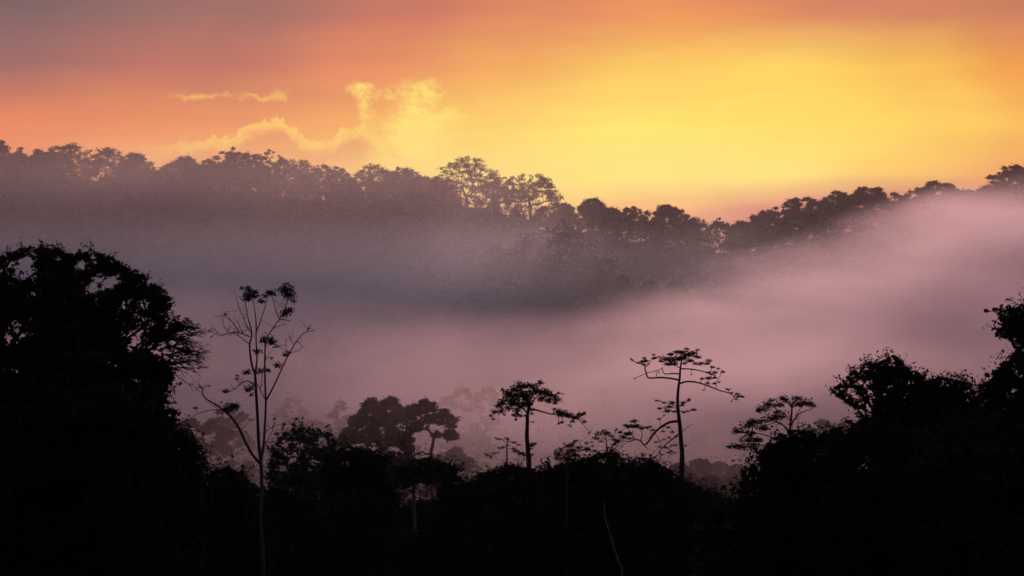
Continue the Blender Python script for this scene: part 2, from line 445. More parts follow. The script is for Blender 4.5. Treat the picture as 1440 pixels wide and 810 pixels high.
def poly_dist(poly, p):
    """inside test and edge distance, p (N,2)"""
    a = np.asarray(poly, float); b = np.roll(a, -1, axis=0)
    ins = np.zeros(len(p), bool); dm = np.full(len(p), 1e9)
    for (x1, y1), (x2, y2) in zip(a, b):
        cond = ((y1 > p[:, 1]) != (y2 > p[:, 1]))
        xi = (x2 - x1) * (p[:, 1] - y1) / ((y2 - y1) if y2 != y1 else 1e-9) + x1
        ins ^= cond & (p[:, 0] < xi)
        d = np.array([x2 - x1, y2 - y1]); L2 = d @ d + 1e-9
        s = np.clip(((p - [x1, y1]) @ d) / L2, 0, 1)
        q = np.array([x1, y1]) + s[:, None] * d
        dm = np.minimum(dm, np.linalg.norm(p - q, axis=1))
    return ins, dm

def outline_clumps(poly, d, depth, rmin, rmax, rs, holes=(), fill=1.0):
    """clump centres filling a crown whose outline, distance and depth are given; radii in metres"""
    a = np.asarray(poly, float); lo, hi = a.min(0), a.max(0)
    m = d / F
    out = []; pts2 = []
    n = 9000
    cand = rs.uniform(lo, hi, (n, 2)); ins, ed = poly_dist(a, cand)
    cand, ed = cand[ins], ed[ins] * m
    r = np.clip(ed * 0.95, rmin * 0.55, rmax) * rs.uniform(0.75, 1.1, len(ed))
    ok = ed > r * 0.72
    cand, ed, r = cand[ok], ed[ok], r[ok]
    emax = ed.max() if len(ed) else 1
    acc = np.zeros((0, 2)); ar = np.zeros(0)
    for c, e, q in zip(cand, ed, r):
        bad = False
        for (hu, hv, hr) in holes:
            q = min(q, (np.hypot(c[0] - hu, c[1] - hv) - hr) * m * 1.15)
        if q < rmin * 0.45: continue
        if len(acc):
            dd = np.linalg.norm(acc - c, axis=1) * m
            if (dd < (ar + q) * 0.27 / fill).any(): continue
        acc = np.vstack([acc, c]); ar = np.append(ar, q)
        hd = depth * math.sqrt(min(1.0, e / max(emax, 1e-6))) 
        dd = d + rs.uniform(-1, 1) * hd
        w = px(c[0], c[1], d); w[1] = dd
        out.append((w, q))
    return out

def build_tree(name, label, cat, base, fork, clumps, rt, leaf, seed, dens=1.0, flat=0.55, mat=None, bark=None,
               group=None, up=0.5, wid=0.5, extra=None, rtip=0.02, edge=0.5, tk=7, wob=0.02, lift=0.12, core=1.0, spray=0.0):
    rs = np.random.RandomState(seed)
    mat = mat or M_LEAF; bark = bark or M_BARK
    root = empty(name, base, label, cat, group)
    tb = Tubes()
    ln = trunk_line(base, fork, rs, wob=wob)
    ln2 = ln.copy(); ln2[0, 2] -= 0.6
    tb.add(ln2, np.linspace(rt * 1.25, rt * 0.8, len(ln2)) * np.array([1.35] + [1] * (len(ln2) - 1)), tk)
    skeleton(ln, rt, [c for c, r in clumps], rs, tb, rtip=rtip, k=4 if leaf > 0.6 else 5, lift=lift)
    ch = []
    tb.build("trunk", bark, root, base)
    sp_ = None
    if spray > 0 and len(clumps):
        sp_ = Tubes(); cen = np.mean([c for c, r in clumps], axis=0); ext = max(np.linalg.norm(c - cen) for c, r in clumps)
        for c, r in clumps:
            if np.linalg.norm(c - cen) < ext * 0.35: continue
            for _ in range(rs.poisson(spray)):
                dr = (c - cen) / (np.linalg.norm(c - cen) + 1e-6) + rs.normal(0, .55, 3) + [0, 0, .3]; dr /= np.linalg.norm(dr)
                L = rs.uniform(0.9, 1.3) * min(max(r, leaf * 2.0), leaf * 4.0)
                e = c + dr * L; mid = (c + e) / 2 + rs.normal(0, .07 * L, 3)
                sp_.add([c, mid, e], np.array([.05, .035, .02]) * leaf * 1.4, 3)
                nl = rs.randint(4, 11); tt = rs.uniform(.45, 1.05, nl)[:, None]
                ch.append(leaf_quads(c + (e - c) * tt + rs.normal(0, leaf * .55, (nl, 3)), leaf * .9, rs, up, wid * .85))
    for c, r in clumps:
        n = max(8, int(dens * 5.0 * (r / leaf) ** 2 * 2.2))
        ch.append(leaf_quads(clump_points(c, r, n, rs, flat, edge), leaf, rs, up, wid))
        if core and r > leaf * 1.6:
            L2 = min(r * 0.55, leaf * 2.6)
            ch.append(leaf_quads(clump_points(c, r * 0.62, max(5, int(core * 12 * (r / L2) ** 2)), rs, 0.8, 0.6), L2, rs, 0.0, 0.7))
    if extra: ch += extra
    leaves_obj("crown", ch, mat, root, base, sp_, bark)
    return root

def gz(x, y): return float(ground(x, y))

def outline_tree(name, label, poly, d, seed, depth=3.0, rmin=0.35, rmax=1.1, leaf=0.22, dens=1.0, rt=0.3, base_u=None, fork=None,
                 holes=(), fill=1.0, cat='tree', flat=0.6, mat=None, bark=None, group=None, extra=None, rtip=0.015, up=0.3, lift=0.1, edge=0.5, wid=0.55, core=1.0, spray=0.45, more=()):
    rs = np.random.RandomState(seed + 500)
    cl = outline_clumps(poly, d, depth, rmin, rmax, rs, holes, fill)
    for (mu, mv, mr) in more:
        w = px(mu, mv, d); w[1] += rs.uniform(-.8, .8); cl.append((w, mr / F * d))
    a = np.asarray(poly, float)
    bu = base_u if base_u is not None else a[:, 0].mean()
    x = (bu - 720) / F * d
    base = np.array([x, d, gz(x, d)])
    if fork is None: fork = (bu, a[:, 1].min() * 0.45 + a[:, 1].max() * 0.55)
    fk = px(fork[0], fork[1], d)
    if fk[2] < base[2] + 1.0: fk[2] = base[2] + 1.0
    return build_tree(name, label, cat, base, fk, cl, rt, leaf, seed, dens, flat, mat, bark, group, up, wid, extra, rtip, edge, lift=lift, core=core, spray=spray)

# line drawn tree: limbs and leaf tufts listed one by one, with depth given to each limb
def limb(tubes_parent, name, pts, r0, r1, d, base, mat, bark, rs, dep=0.0, dep0=0.0, k=6):
    m = d / F
    n = len(pts)
    c = []
    for q, (a, b) in enumerate(pts):
        w = px(a, b, d); w[1] = d + dep0 + (dep - dep0) * (q / max(1, n - 1)); c.append(w)
    ln = smooth_line(c, 6, 0.0)
    tb = Tubes(); tb.add(ln, np.linspace(r0, r1, len(ln)) * m, k)
    return tb.build(name, bark, tubes_parent, base), ln

def special_tree(name, label, d, zoom, trunk, tr, branches, tufts, leaf, seed, dens=1.0, flat=0.5, mat=None, bark=None, cat='tree',
                 tuft_name='leaves', up=0.5, wid=0.4, fine_twigs=0, twig_r=0.35, dspread=1.0, base_px=None, merge=False):
    """trunk, limbs and leaf tufts given as drawn lines (zoom = offset and scale); each limb leans out of the picture plane by its own depth"""
    ox, oy, s = zoom; rs = np.random.RandomState(seed)
    T = lambda q: (ox + q[0] / s, oy + q[1] / s)
    mat = mat or M_LEAF; bark = bark or M_BARK; m = d / F
    tp = [T(q) for q in trunk]
    bx = (base_px if base_px is not None else tp[0][0])
    base = np.array([(bx - 720) * m, d, gz((bx - 720) * m, d)])
    root = empty(name, base, label, cat)
    c = [px(a, b, d) for a, b in tp]
    if c[0][2] > base[2] + 0.3: c = [base - [0, 0, 0.5]] + c
    ln = smooth_line(c)
    tb = Tubes(); tb.add(ln, np.interp(np.linspace(0, 1, len(ln)), [0, 1], np.array(tr) / s * m * 0.7), 8)
    tb.build('trunk', bark, root, base)
    P3 = list(ln[len(ln) // 4:])
    for (pts, r0, r1, dep) in branches:
        p2 = [T(q) for q in pts]
        w = px(p2[0][0], p2[0][1], d)
        near = P3[int(np.argmin([abs(q[0] - w[0]) + abs(q[2] - w[2]) for q in P3]))]
        dep0 = near[1] - d
        o, l3 = limb(root, 'branch', p2, r0 / s * .7, r1 / s * .75, d, base, mat, bark, rs, dep0 + dep, dep0)
        P3 += list(l3)
    A = np.array(P3)
    tw = Tubes(); ntw = 0; allv = []
    for (x, y, r) in tufts:
        q = T((x, y)); w = px(q[0], q[1], d); rr = r / s * m * 1.22
        k = int(np.argmin(np.hypot(A[:, 0] - w[0], A[:, 2] - w[2]))); nr = A[k]
        gap = np.hypot(nr[0] - w[0], nr[2] - w[2])
        w[1] = nr[1] + rs.normal(0, 0.25) * min(gap + rr, 1.5) * dspread
        t1 = tw if merge else Tubes()
        mid = (nr + w) / 2 + np.array([0, 0, 0.06 * gap])
        t1.add(smooth_line([nr, mid, w]), np.linspace(twig_r * 1.3, twig_r * 0.6, 9) * m, 4)
        for _ in range(3):
            e = w + rs.normal(0, 0.5, 3) * rr * np.array([1, 1, flat])
            t1.add([w, (w + e) / 2 + [0, 0, rr * 0.05], e], np.array([.6, .5, .35]) * twig_r * m, 4)
        n = max(8, int(dens * 17 * (rr / leaf) ** 2))
        lv = leaf_quads(clump_points(w, rr, n, rs, flat, 0.6), leaf, rs, up, wid)
        if merge: allv.append(lv)
        else: leaves_obj(tuft_name, [lv], mat, root, base, t1, bark)
    for _ in range(fine_twigs):
        q = A[rs.randint(len(A) // 3, len(A))]
        e = q + rs.normal(0, 1, 3) * np.array([0.3, 0.3, 0.2]) + [0, 0, 0.3]
        mid = (q + e) / 2 + rs.normal(0, 0.05, 3)
        tw.add(smooth_line([q, mid, e]), np.linspace(twig_r, twig_r * 0.4, 9) * m, 4)
    if merge or fine_twigs: leaves_obj('crown', allv, mat, root, base, tw, bark)
    return root

# ================================================================== foreground, left
rsg = np.random.RandomState(3)
# bare twigs on the right edge of the giant
def bare_fan(root, u_, v_, d, base, seed):
    rs = np.random.RandomState(seed); tb = Tubes(); m = d / F
    starts = [(236, 476), (238, 500), (232, 515), (240, 488)]
    for k in range(46):
        a = starts[k % 4]; th = rs.uniform(-0.7, 0.5); L = rs.uniform(24, 58)
        c = px(a[0], a[1], d); c[1] += rs.normal(0, .5); pts = [c]
        for q in range(1, 6):
            th += rs.normal(0, .18) + (0.05 if th < 0.3 else -.04)
            p_ = pts[-1] + np.array([math.cos(th), rs.normal(0, .3), -math.sin(th)]) * L / 5 * m
            pts.append(p_)
        tb.add(smooth_line(pts), np.linspace(0.9, 0.22, 21) * m, 4)
        for w in range(10):
            s_ = pts[rs.randint(2, 6)]; th2 = th + rs.choice([-1, 1]) * rs.uniform(.3, .7); L2 = rs.uniform(4, 13)
            e = s_ + np.array([math.cos(th2), rs.normal(0, .4), -math.sin(th2)]) * L2 * m
            tb.add([s_, (s_ + e) / 2 + rs.normal(0, .03, 3), e], np.array([.4, .3, .2]) * m, 4)
    tb.build('bare_branch', M_BARK, root, base)

D1 = 110
G = outline_tree("giant_tree", "huge black rounded tree at the left edge, with bare twigs on its right side", 
    [(-180, 400), (-100, 365), (-40, 355), (0, 356), (30, 346), (62, 340), (82, 344), (92, 352), (108, 349), (140, 351), (165, 362), (182, 374), (204, 381), (212, 393), (232, 406), (247, 423), (236, 440), (252, 450), (273, 452), (276, 464), (256, 470), (240, 482), (240, 505), (246, 530), (238, 548), (246, 566), (254, 590), (244, 620), (230, 660), (60, 690), (-180, 680)],
    D1, 11, depth=5.5, rmin=0.28, rmax=1.05, leaf=0.17, dens=1.25, rt=0.55, base_u=30, fork=(40, 560),
    holes=[(24, 380, 9), (44, 372, 8), (33, 388, 5), (117, 376, 6), (143, 402, 9), (155, 398, 5), (118, 407, 5), (190, 430, 6), (205, 455, 6), (187, 474, 8), (202, 480, 6), (228, 492, 5), (10, 456, 5), (42, 470, 6), (24, 475, 4), (6, 520, 5), (18, 537, 4), (8, 548, 4), (132, 410, 4), (167, 393, 4)], fill=1.22, flat=0.5, spray=0.3, more=[(250, 446, 7), (262, 451, 8), (272, 457, 6), (256, 461, 6), (244, 458, 7), (228, 470, 6), (236, 486, 6), (249, 500, 3.5), (262, 498, 3), (246, 520, 5), (252, 540, 4), (258, 478, 3), (270, 470, 3), (276, 462, 3)])
bare_fan(G, 0, 0, D1, np.array(G.location), 5)

outline_tree("tree", "low black bushy tree at the lower left corner, under the huge crown", [(-80, 560), (40, 540), (140, 545), (215, 560), (240, 620), (252, 700), (250, 830), (-80, 830)], 96, 12, depth=3, rmax=1.3, leaf=0.3, rt=0.25, dens=1.25)
outline_tree("tree", "small round black tree between the huge left tree and the curved bare stem", [(226, 622), (238, 604), (256, 598), (272, 604), (278, 622), (290, 634), (293, 652), (286, 666), (290, 690), (292, 830), (226, 830)], 104, 13, depth=2, rmax=0.9, leaf=0.2, rt=0.18, dens=1.2)
outline_tree("tree", "black tree low at the bottom, showing only between two nearer black crowns at left", [(222, 690), (236, 668), (262, 662), (290, 668), (306, 690), (306, 830), (222, 830)], 120, 15, depth=2.5, rmax=1.2, leaf=0.26, rt=.2, dens=1.3, core=1.8)
outline_tree("tree", "black leafy tree filling the bottom between huge left tree and slender bare tree", [(230, 700), (262, 672), (290, 664), (318, 655), (342, 660), (352, 690), (352, 830), (230, 830)], 128, 14, depth=3, rmax=1.1, leaf=0.27, rt=0.2, dens=1.2)

# ================================================================== slender bare tree
special_tree("bare_tree", "tall slender near-bare tree with forked stems, right of the huge left tree", 100,
    (270, 390, 3.857),
    [(385, 1560), (372, 1330), (378, 1150), (374, 1010), (362, 900), (358, 810), (352, 700), (346, 600), (342, 528), (326, 480), (316, 420), (313, 360), (324, 320), (318, 270), (302, 215), (288, 130)], (17, 3.5),
    [([(374, 1010), (388, 900), (393, 810), (398, 690), (394, 600), (391, 480), (391, 400), (396, 335), (430, 282), (470, 232), (525, 236)], 10, 3, 0.6),
     ([(398, 672), (440, 590), (480, 500), (512, 430), (560, 345), (602, 302), (652, 290)], 7, 2.5, 0.9),
     ([(342, 528), (354, 440), (350, 340), (352, 255), (344, 165), (330, 100)], 7, 2.5, -0.5),
     ([(350, 300), (372, 240), (392, 170), (404, 120)], 5, 2, 0.5),
     ([(466, 230), (488, 195), (525, 168)], 4, 2, 0.3),
     ([(470, 228), (450, 182), (438, 130), (425, 85)], 4, 2, -0.3),
     ([(488, 195), (505, 140), (508, 90)], 4, 2, 0.3),
     ([(314, 322), (255, 300), (205, 302), (158, 316), (136, 278)], 5, 2, -0.8),
     ([(260, 298), (228, 245), (186, 204), (190, 188)], 4, 2, -0.6),
     ([(272, 300), (262, 262), (256, 236)], 3, 1.6, -.2),
     ([(215, 300), (185, 272), (178, 240)], 3, 1.6, -.3),
     ([(308, 360), (262, 326), (222, 306), (190, 318)], 4, 2, 0.5),
     ([(325, 310), (296, 250), (262, 170), (256, 130)], 4, 2, -.6),
     ([(344, 595), (304, 560), (258, 586), (236, 606), (182, 620)], 5, 2, -.7),
     ([(346, 610), (318, 604), (300, 610)], 3, 2, .3), ([(392, 660), (368, 610), (352, 575)], 4, 3, -.2),
     ([(512, 430), (500, 372), (496, 340)], 3, 1.6, .4), ([(545, 368), (524, 340), (520, 318)], 3, 1.6, -.2), ([(524, 412), (560, 402), (590, 378)], 3, 1.6, .4),
     ([(560, 350), (580, 368), (592, 385)], 2.5, 1.5, .2), ([(612, 300), (618, 278), (640, 266)], 2.5, 1.5, .2), ([(440, 275), (470, 262), (500, 258)], 3, 1.6, .4),
     ([(480, 500), (462, 478), (440, 482)], 3, 1.6, -.4), ([(372, 600), (380, 520), (400, 440), (425, 440)], 3, 1.6, .4),
     ([(368, 1010), (316, 940), (256, 812), (230, 770), (196, 732), (150, 692), (92, 656), (72, 624), (74, 600), (60, 580)], 11, 3, -1.2),
     ([(76, 602), (90, 584), (112, 582)], 3, 2, .2), ([(178, 716), (100, 716), (30, 742)], 4, 2, -.5), ([(400, 900), (430, 840), (440, 770)], 3, 1.6, .5), ([(385, 850), (440, 810), (490, 800)], 3, 1.6, .5)],
    [(320, 95, 36), (280, 60, 11), (312, 62, 18), (300, 115, 26), (350, 100, 20), (430, 85, 22), (395, 100, 16), (412, 78, 16), (498, 65, 38), (512, 95, 36), (480, 70, 24), (540, 130, 15), (505, 190, 26), (525, 175, 18), (490, 208, 18), (390, 345, 30), (430, 350, 26), (450, 375, 12), (355, 405, 20), (365, 510, 22), (405, 505, 16), (300, 515, 22), (300, 608, 25), (195, 615, 17), (245, 550, 10), (505, 420, 20), (460, 478, 20), (225, 705, 30), (250, 692, 20), (200, 712, 18), (40, 700, 12), (425, 440, 10), (322, 635, 12), (250, 530, 8), (375, 130, 20), (345, 80, 18), (60, 582, 6), (106, 582, 6), (490, 802, 10), (440, 770, 6), (168, 672, 6), (118, 320, 4), (190, 200, 6), (620, 280, 6)],
    0.15, 21, dens=2.4, flat=0.85, fine_twigs=90, twig_r=0.35, wid=0.35, bark=M_GREY)

# ================================================================== middle distance, centre left
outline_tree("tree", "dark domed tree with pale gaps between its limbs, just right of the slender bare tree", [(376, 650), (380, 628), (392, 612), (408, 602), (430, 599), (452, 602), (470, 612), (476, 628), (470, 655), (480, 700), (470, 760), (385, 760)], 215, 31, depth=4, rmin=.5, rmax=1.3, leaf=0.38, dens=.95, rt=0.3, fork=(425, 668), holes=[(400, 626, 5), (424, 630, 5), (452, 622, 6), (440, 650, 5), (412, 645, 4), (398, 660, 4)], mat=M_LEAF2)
outline_tree("tree", "black spreading tree at bottom centre left, in front of the dark domed tree", [(452, 690), (450, 650), (462, 634), (490, 626), (520, 632), (548, 644), (560, 662), (566, 830), (440, 830)], 165, 32, depth=4, rmax=1.4, leaf=0.32, rt=.28, dens=1.15)
outline_tree("tree", "black bushy tree at the foot of the slender bare tree, on its right", [(360, 700), (384, 680), (410, 690), (440, 700), (460, 720), (460, 830), (360, 830)], 140, 33, depth=3, rmax=1.2, leaf=0.27, rt=.2, dens=1.15)
outline_tree("tree", "dim grey-green tree with a thin pale trunk, between the black trees at bottom centre left", [(546, 672), (556, 654), (572, 650), (580, 641), (594, 646), (606, 639), (624, 648), (642, 654), (646, 664), (630, 672), (614, 684), (590, 681), (568, 691), (552, 684)], 157, 34, depth=2, rmin=.4, rmax=.9, leaf=0.3, rt=.12, base_u=582, fork=(581, 676), dens=.8, mat=M_LEAF2, bark=M_GREY)
outline_tree("tree", "black low tree left of the hillock thicket, under the pair of grey trees", [(552, 752), (572, 744), (594, 742), (606, 722), (618, 678), (626, 662), (648, 668), (662, 688), (664, 830), (548, 830)], 150, 35, depth=3, rmax=1.2, leaf=0.3, rt=.2, dens=1.1)

outline_tree("tree", "low black tree closing the notch between the centre thicket and the right thicket", [(985, 722), (1004, 704), (1024, 698), (1044, 704), (1062, 720), (1066, 830), (980, 830)], 128, 36, depth=2.6, rmax=1.1, leaf=0.26, rt=.2, dens=1.3, core=1.8)
outline_tree("tree", "low black tree in the dark notch just left of the slender bare tree's foot", [(300, 700), (322, 682), (346, 676), (366, 684), (384, 700), (388, 830), (296, 830)], 134, 37, depth=2.6, rmax=1.1, leaf=0.26, rt=.2, dens=1.3, core=1.8)
# ================================================================== centre thicket
outline_tree("tree", "dense black tree forming the left end of the centre thicket, under the umbrella tree", [(606, 720), (640, 690), (668, 668), (690, 655), (714, 650), (742, 656), (764, 660), (772, 830), (600, 830)], 150, 41, depth=4, rmax=1.2, leaf=0.26, rt=.28, dens=1.15)
outline_tree("tree", "dense black tree in the middle of the centre thicket, behind the leaning pale stem", [(750, 670), (772, 654), (800, 648), (832, 640), (858, 632), (876, 640), (886, 660), (890, 830), (748, 830)], 146, 42, depth=4, rmax=1.2, leaf=0.26, rt=.28, dens=1.15)
outline_tree("tree", "dense black tree forming the right end of the centre thicket, below the tall flat-topped tree", [(862, 660), (880, 645), (905, 640), (925, 648), (946, 660), (968, 676), (1000, 690), (1014, 710), (1026, 740), (1030, 830), (862, 830)], 152, 43, depth=4, rmax=1.2, leaf=0.26, rt=.28, dens=1.15)
special_tree("shrub", "small black spiky shrub rising from the centre thicket, right of the umbrella tree", 143, (670, 520, 5.4),
    [(690, 800), (695, 720), (705, 650), (725, 590), (745, 540)], (12, 4),
    [([(697, 700), (660, 640), (640, 600), (625, 590)], 6, 2, .4), ([(700, 670), (760, 620), (810, 605), (865, 612)], 5, 2, -.4), ([(715, 620), (690, 580), (665, 560)], 4, 2, .3), ([(730, 575), (760, 540), (780, 532)], 3, 2, -.2)],
    [(725, 568, 28), (750, 540, 18), (775, 533, 8), (692, 580, 26), (664, 558, 9), (640, 610, 28), (618, 640, 30), (600, 628, 12), (700, 630, 42), (740, 610, 32), (775, 590, 22), (650, 670, 40), (715, 680, 42), (800, 610, 16), (840, 600, 20), (862, 614, 12), (760, 650, 26), (600, 670, 24), (680, 720, 44), (740, 710, 36)],
    0.17, 44, dens=1.5, flat=.7, merge=True, twig_r=.4, cat='shrub')
special_tree("umbrella_tree", "umbrella-shaped tree with thick dark crown and one long right limb, above the centre thicket", 165, (670, 520, 5.4),
    [(398, 780), (396, 690), (390, 600), (383, 500), (386, 420), (388, 340), (398, 290), (405, 240)], (30, 14),
    [([(400, 302), (440, 304), (500, 320), (560, 338), (612, 346), (680, 352), (760, 372)], 11, 3, 1.2),
     ([(388, 330), (340, 280), (270, 240), (200, 230)], 10, 3, -1.2), ([(392, 310), (430, 240), (500, 180), (590, 200)], 10, 3, 1.4),
     ([(398, 290), (370, 200), (330, 140)], 9, 3, -1.5), ([(404, 250), (430, 180), (480, 130)], 8, 3, 1.6), ([(300, 255), (230, 280), (150, 320), (120, 350)], 6, 2, .8), ([(386, 350), (340, 345), (300, 360)], 5, 2, .6)],
    [(320, 110, 36), (360, 120, 40), (285, 140, 34), (400, 130, 34), (440, 128, 30), (488, 108, 26), (225, 165, 26), (205, 145, 18), (250, 190, 44), (210, 235, 44), (170, 270, 34), (140, 320, 24), (112, 348, 14), (128, 375, 9), (300, 190, 50), (350, 180, 50), (400, 190, 46), (450, 170, 44), (500, 170, 46), (545, 190, 40), (590, 215, 36), (620, 235, 26), (500, 225, 36), (550, 245, 34), (600, 258, 20), (270, 250, 46), (320, 250, 46), (240, 290, 34), (195, 315, 26), (210, 340, 14), (350, 270, 40), (385, 250, 34), (310, 300, 34), (295, 345, 26), (300, 380, 15), (330, 350, 22), (410, 300, 24), (425, 265, 14), (380, 220, 46), (420, 330, 16), (375, 350, 14),
     (620, 322, 34), (665, 335, 38), (640, 350, 28), (710, 352, 34), (760, 368, 34), (800, 345, 28), (820, 335, 14), (820, 400, 18), (735, 400, 18), (650, 405, 16), (625, 412, 11), (595, 300, 18), (715, 436, 12), (625, 184, 8), (660, 190, 4), (432, 396, 9), (425, 572, 26), (440, 562, 14), (405, 605, 18), (430, 642, 10), (860, 480, 6), (400, 650, 24), (350, 640, 20)],
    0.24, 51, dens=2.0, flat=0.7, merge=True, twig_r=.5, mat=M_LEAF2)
special_tree("sapling", "thin sparse sapling with tiered leaves, left of the umbrella tree", 158, (670, 520, 5.4),
    [(232, 740), (232, 680), (230, 600), (237, 540), (240, 522)], (9, 4),
    [([(234, 560), (190, 530), (140, 520)], 4, 2, .4), ([(236, 545), (290, 548), (330, 568)], 4, 2, -.4), ([(232, 600), (290, 605), (350, 640)], 4, 2, .4), ([(230, 590), (180, 600), (160, 628)], 3, 2, -.4)],
    [(150, 522, 14), (182, 530, 14), (225, 522, 20), (240, 530, 12), (285, 550, 16), (322, 566, 14), (180, 592, 22), (200, 585, 16), (235, 572, 18), (290, 600, 22), (300, 620, 28), (345, 636, 32), (165, 627, 11), (90, 650, 22), (75, 640, 12), (105, 665, 14)],
    0.2, 52, dens=1.0, flat=.4, merge=True, twig_r=.4)
special_tree("sapling", "small sapling with round leaf cluster on a thin stem, just left of the flat-topped tree", 150, (670, 520, 5.4),
    [(992, 720), (991, 660), (988, 600), (984, 530), (978, 490)], (10, 5),
    [([(990, 610), (930, 618), (868, 624), (835, 570)], 4, 2, .5), ([(986, 535), (945, 500), (905, 495)], 4, 2, -.4), ([(990, 605), (1040, 580), (1080, 560)], 4, 2, .4), ([(986, 540), (1030, 520), (1060, 530)], 4, 2, .3), ([(780, 560), (840, 510), (882, 462)], 2.5, 1.5, .2)],
    [(975, 478, 34), (1000, 490, 32), (1025, 505, 18), (945, 485, 16), (918, 480, 22), (895, 512, 22), (940, 540, 20), (920, 520, 16), (1050, 535, 22), (1075, 555, 20), (835, 560, 18), (880, 552, 14), (882, 580, 11), (1062, 456, 14), (840, 600, 22), (800, 590, 18), (860, 610, 12), (925, 650, 26), (940, 640, 20), (1050, 635, 26), (1035, 630, 16), (890, 670, 22)],
    0.2, 53, dens=1.15, flat=.6, merge=True, twig_r=.4)
special_tree("flat_topped_tree", "tall thin flat-topped tree with long crooked limbs and airy sparse leaves, right of centre", 215, (860, 480, 4.05),
    [(398, 960), (400, 720), (402, 640), (395, 560), (389, 480), (380, 400), (376, 340), (380, 270), (388, 210), (392, 150), (400, 105), (398, 85)], (24, 4),
    [([(390, 240), (430, 230), (490, 235), (560, 258), (620, 282), (680, 300), (716, 328)], 8, 3, 1.5),
     ([(382, 220), (330, 210), (270, 205), (210, 207), (195, 180), (186, 150), (185, 132), (150, 120), (112, 106), (104, 90)], 8, 2.5, -1.8),
     ([(386, 185), (345, 182), (300, 184), (284, 152)], 6, 3, -.8), ([(394, 156), (460, 160), (520, 172), (560, 186), (600, 200)], 6, 2.5, 1.8),
     ([(160, 196), (205, 178), (260, 164), (292, 148)], 3, 2, .5), ([(186, 148), (215, 120), (236, 92)], 3, 2, .5), ([(256, 196), (252, 170)], 3, 1.8, .3),
     ([(398, 112), (360, 92), (310, 88)], 4, 2, -1.3), ([(399, 100), (440, 78), (490, 72)], 4, 2, 1.3), ([(396, 130), (450, 118), (530, 128)], 4, 2, .8), ([(390, 150), (340, 130), (290, 118)], 4, 2, -1),
     ([(560, 258), (556, 225), (570, 190)], 3, 1.8, .5), ([(600, 272), (605, 240), (625, 205)], 3, 1.8, .7), ([(680, 298), (675, 285), (690, 272)], 3, 1.8, .3),
     ([(374, 456), (330, 460), (280, 486), (240, 520), (212, 560), (182, 585), (160, 560), (130, 553), (100, 562)], 11, 3.5, -2.0),
     ([(386, 525), (340, 565), (300, 602), (268, 642)], 7, 3, 1.2), ([(382, 385), (335, 372), (268, 380)], 4, 2, -.8), ([(378, 370), (330, 356), (258, 340)], 4, 2, .8), ([(384, 400), (430, 396), (480, 386)], 4, 2, -.9), ([(382, 372), (420, 352), (450, 332)], 4, 2, .8),
     ([(405, 512), (462, 472)], 3, 1.5, .5), ([(130, 553), (100, 510), (80, 480)], 4, 2, -.6), ([(160, 560), (170, 520), (150, 485)], 4, 2, .6), ([(100, 562), (60, 560), (20, 570)], 3, 2, .4), ([(100, 560), (60, 580), (0, 605)], 2.5, 1.5, -.2),
     ([(280, 486), (320, 486), (360, 520)], 3, 1.8, .6), ([(240, 520), (270, 560), (275, 600)], 3, 1.8, .4), ([(300, 602), (330, 620), (350, 660)], 3, 1.8, .5), ([(180, 585), (205, 612)], 4, 2, .2), ([(278, 486), (275, 450)], 3, 1.8, .2), ([(210, 560), (220, 510), (200, 490)], 3, 1.8, -.5)],
    [(300, 95, 24), (330, 72, 20), (345, 105, 34), (370, 60, 20), (400, 62, 22), (435, 44, 14), (430, 78, 34), (470, 68, 26), (497, 50, 12), (490, 92, 22), (385, 98, 28), (312, 128, 18), (335, 130, 18), (450, 110, 22), (280, 110, 14), (410, 95, 24), (362, 128, 14), (415, 128, 12), (240, 75, 10), (238, 95, 14), (180, 92, 10), (170, 112, 18), (195, 108, 16), (150, 120, 10), (112, 100, 10), (265, 88, 10), (180, 130, 12), (205, 130, 8), (560, 110, 16), (548, 128, 16), (512, 128, 18), (580, 150, 16), (620, 158, 10), (640, 178, 12), (600, 182, 16), (560, 180, 13), (560, 212, 20), (600, 212, 12), (622, 235, 8), (520, 216, 12), (552, 240, 13), (590, 242, 12), (480, 130, 14), (575, 190, 10),
     (720, 302, 15), (742, 316, 15), (692, 294, 9), (670, 277, 10), (720, 334, 10), (690, 346, 7), (755, 322, 8), (530, 280, 5), (455, 190, 6), (130, 210, 5), (265, 175, 5),
     (265, 340, 12), (300, 353, 11), (345, 350, 18), (330, 370, 18), (270, 380, 12), (312, 394, 20), (360, 400, 16), (410, 350, 16), (440, 340, 12), (447, 330, 7), (402, 365, 13), (466, 388, 14), (432, 396, 11), (408, 405, 12), (300, 420, 7),
     (265, 440, 9), (125, 452, 20), (105, 478, 25), (75, 470, 15), (140, 480, 24), (162, 490, 18), (40, 508, 14), (60, 538, 24), (90, 520, 26), (30, 560, 18), (100, 545, 14), (190, 488, 14), (212, 480, 10), (232, 500, 13), (245, 520, 8), (320, 490, 11), (345, 518, 11), (292, 510, 10), (252, 570, 10), (330, 548, 9), (312, 608, 13), (342, 600, 10), (350, 632, 10), (290, 650, 12), (368, 592, 8), (420, 595, 8), (275, 600, 10), (300, 560, 7), (365, 545, 7), (330, 640, 10), (370, 640, 8), (10, 580, 12)],
    0.28, 54, dens=2.4, flat=.5, merge=True, twig_r=.4, up=.9, mat=M_LEAF2)

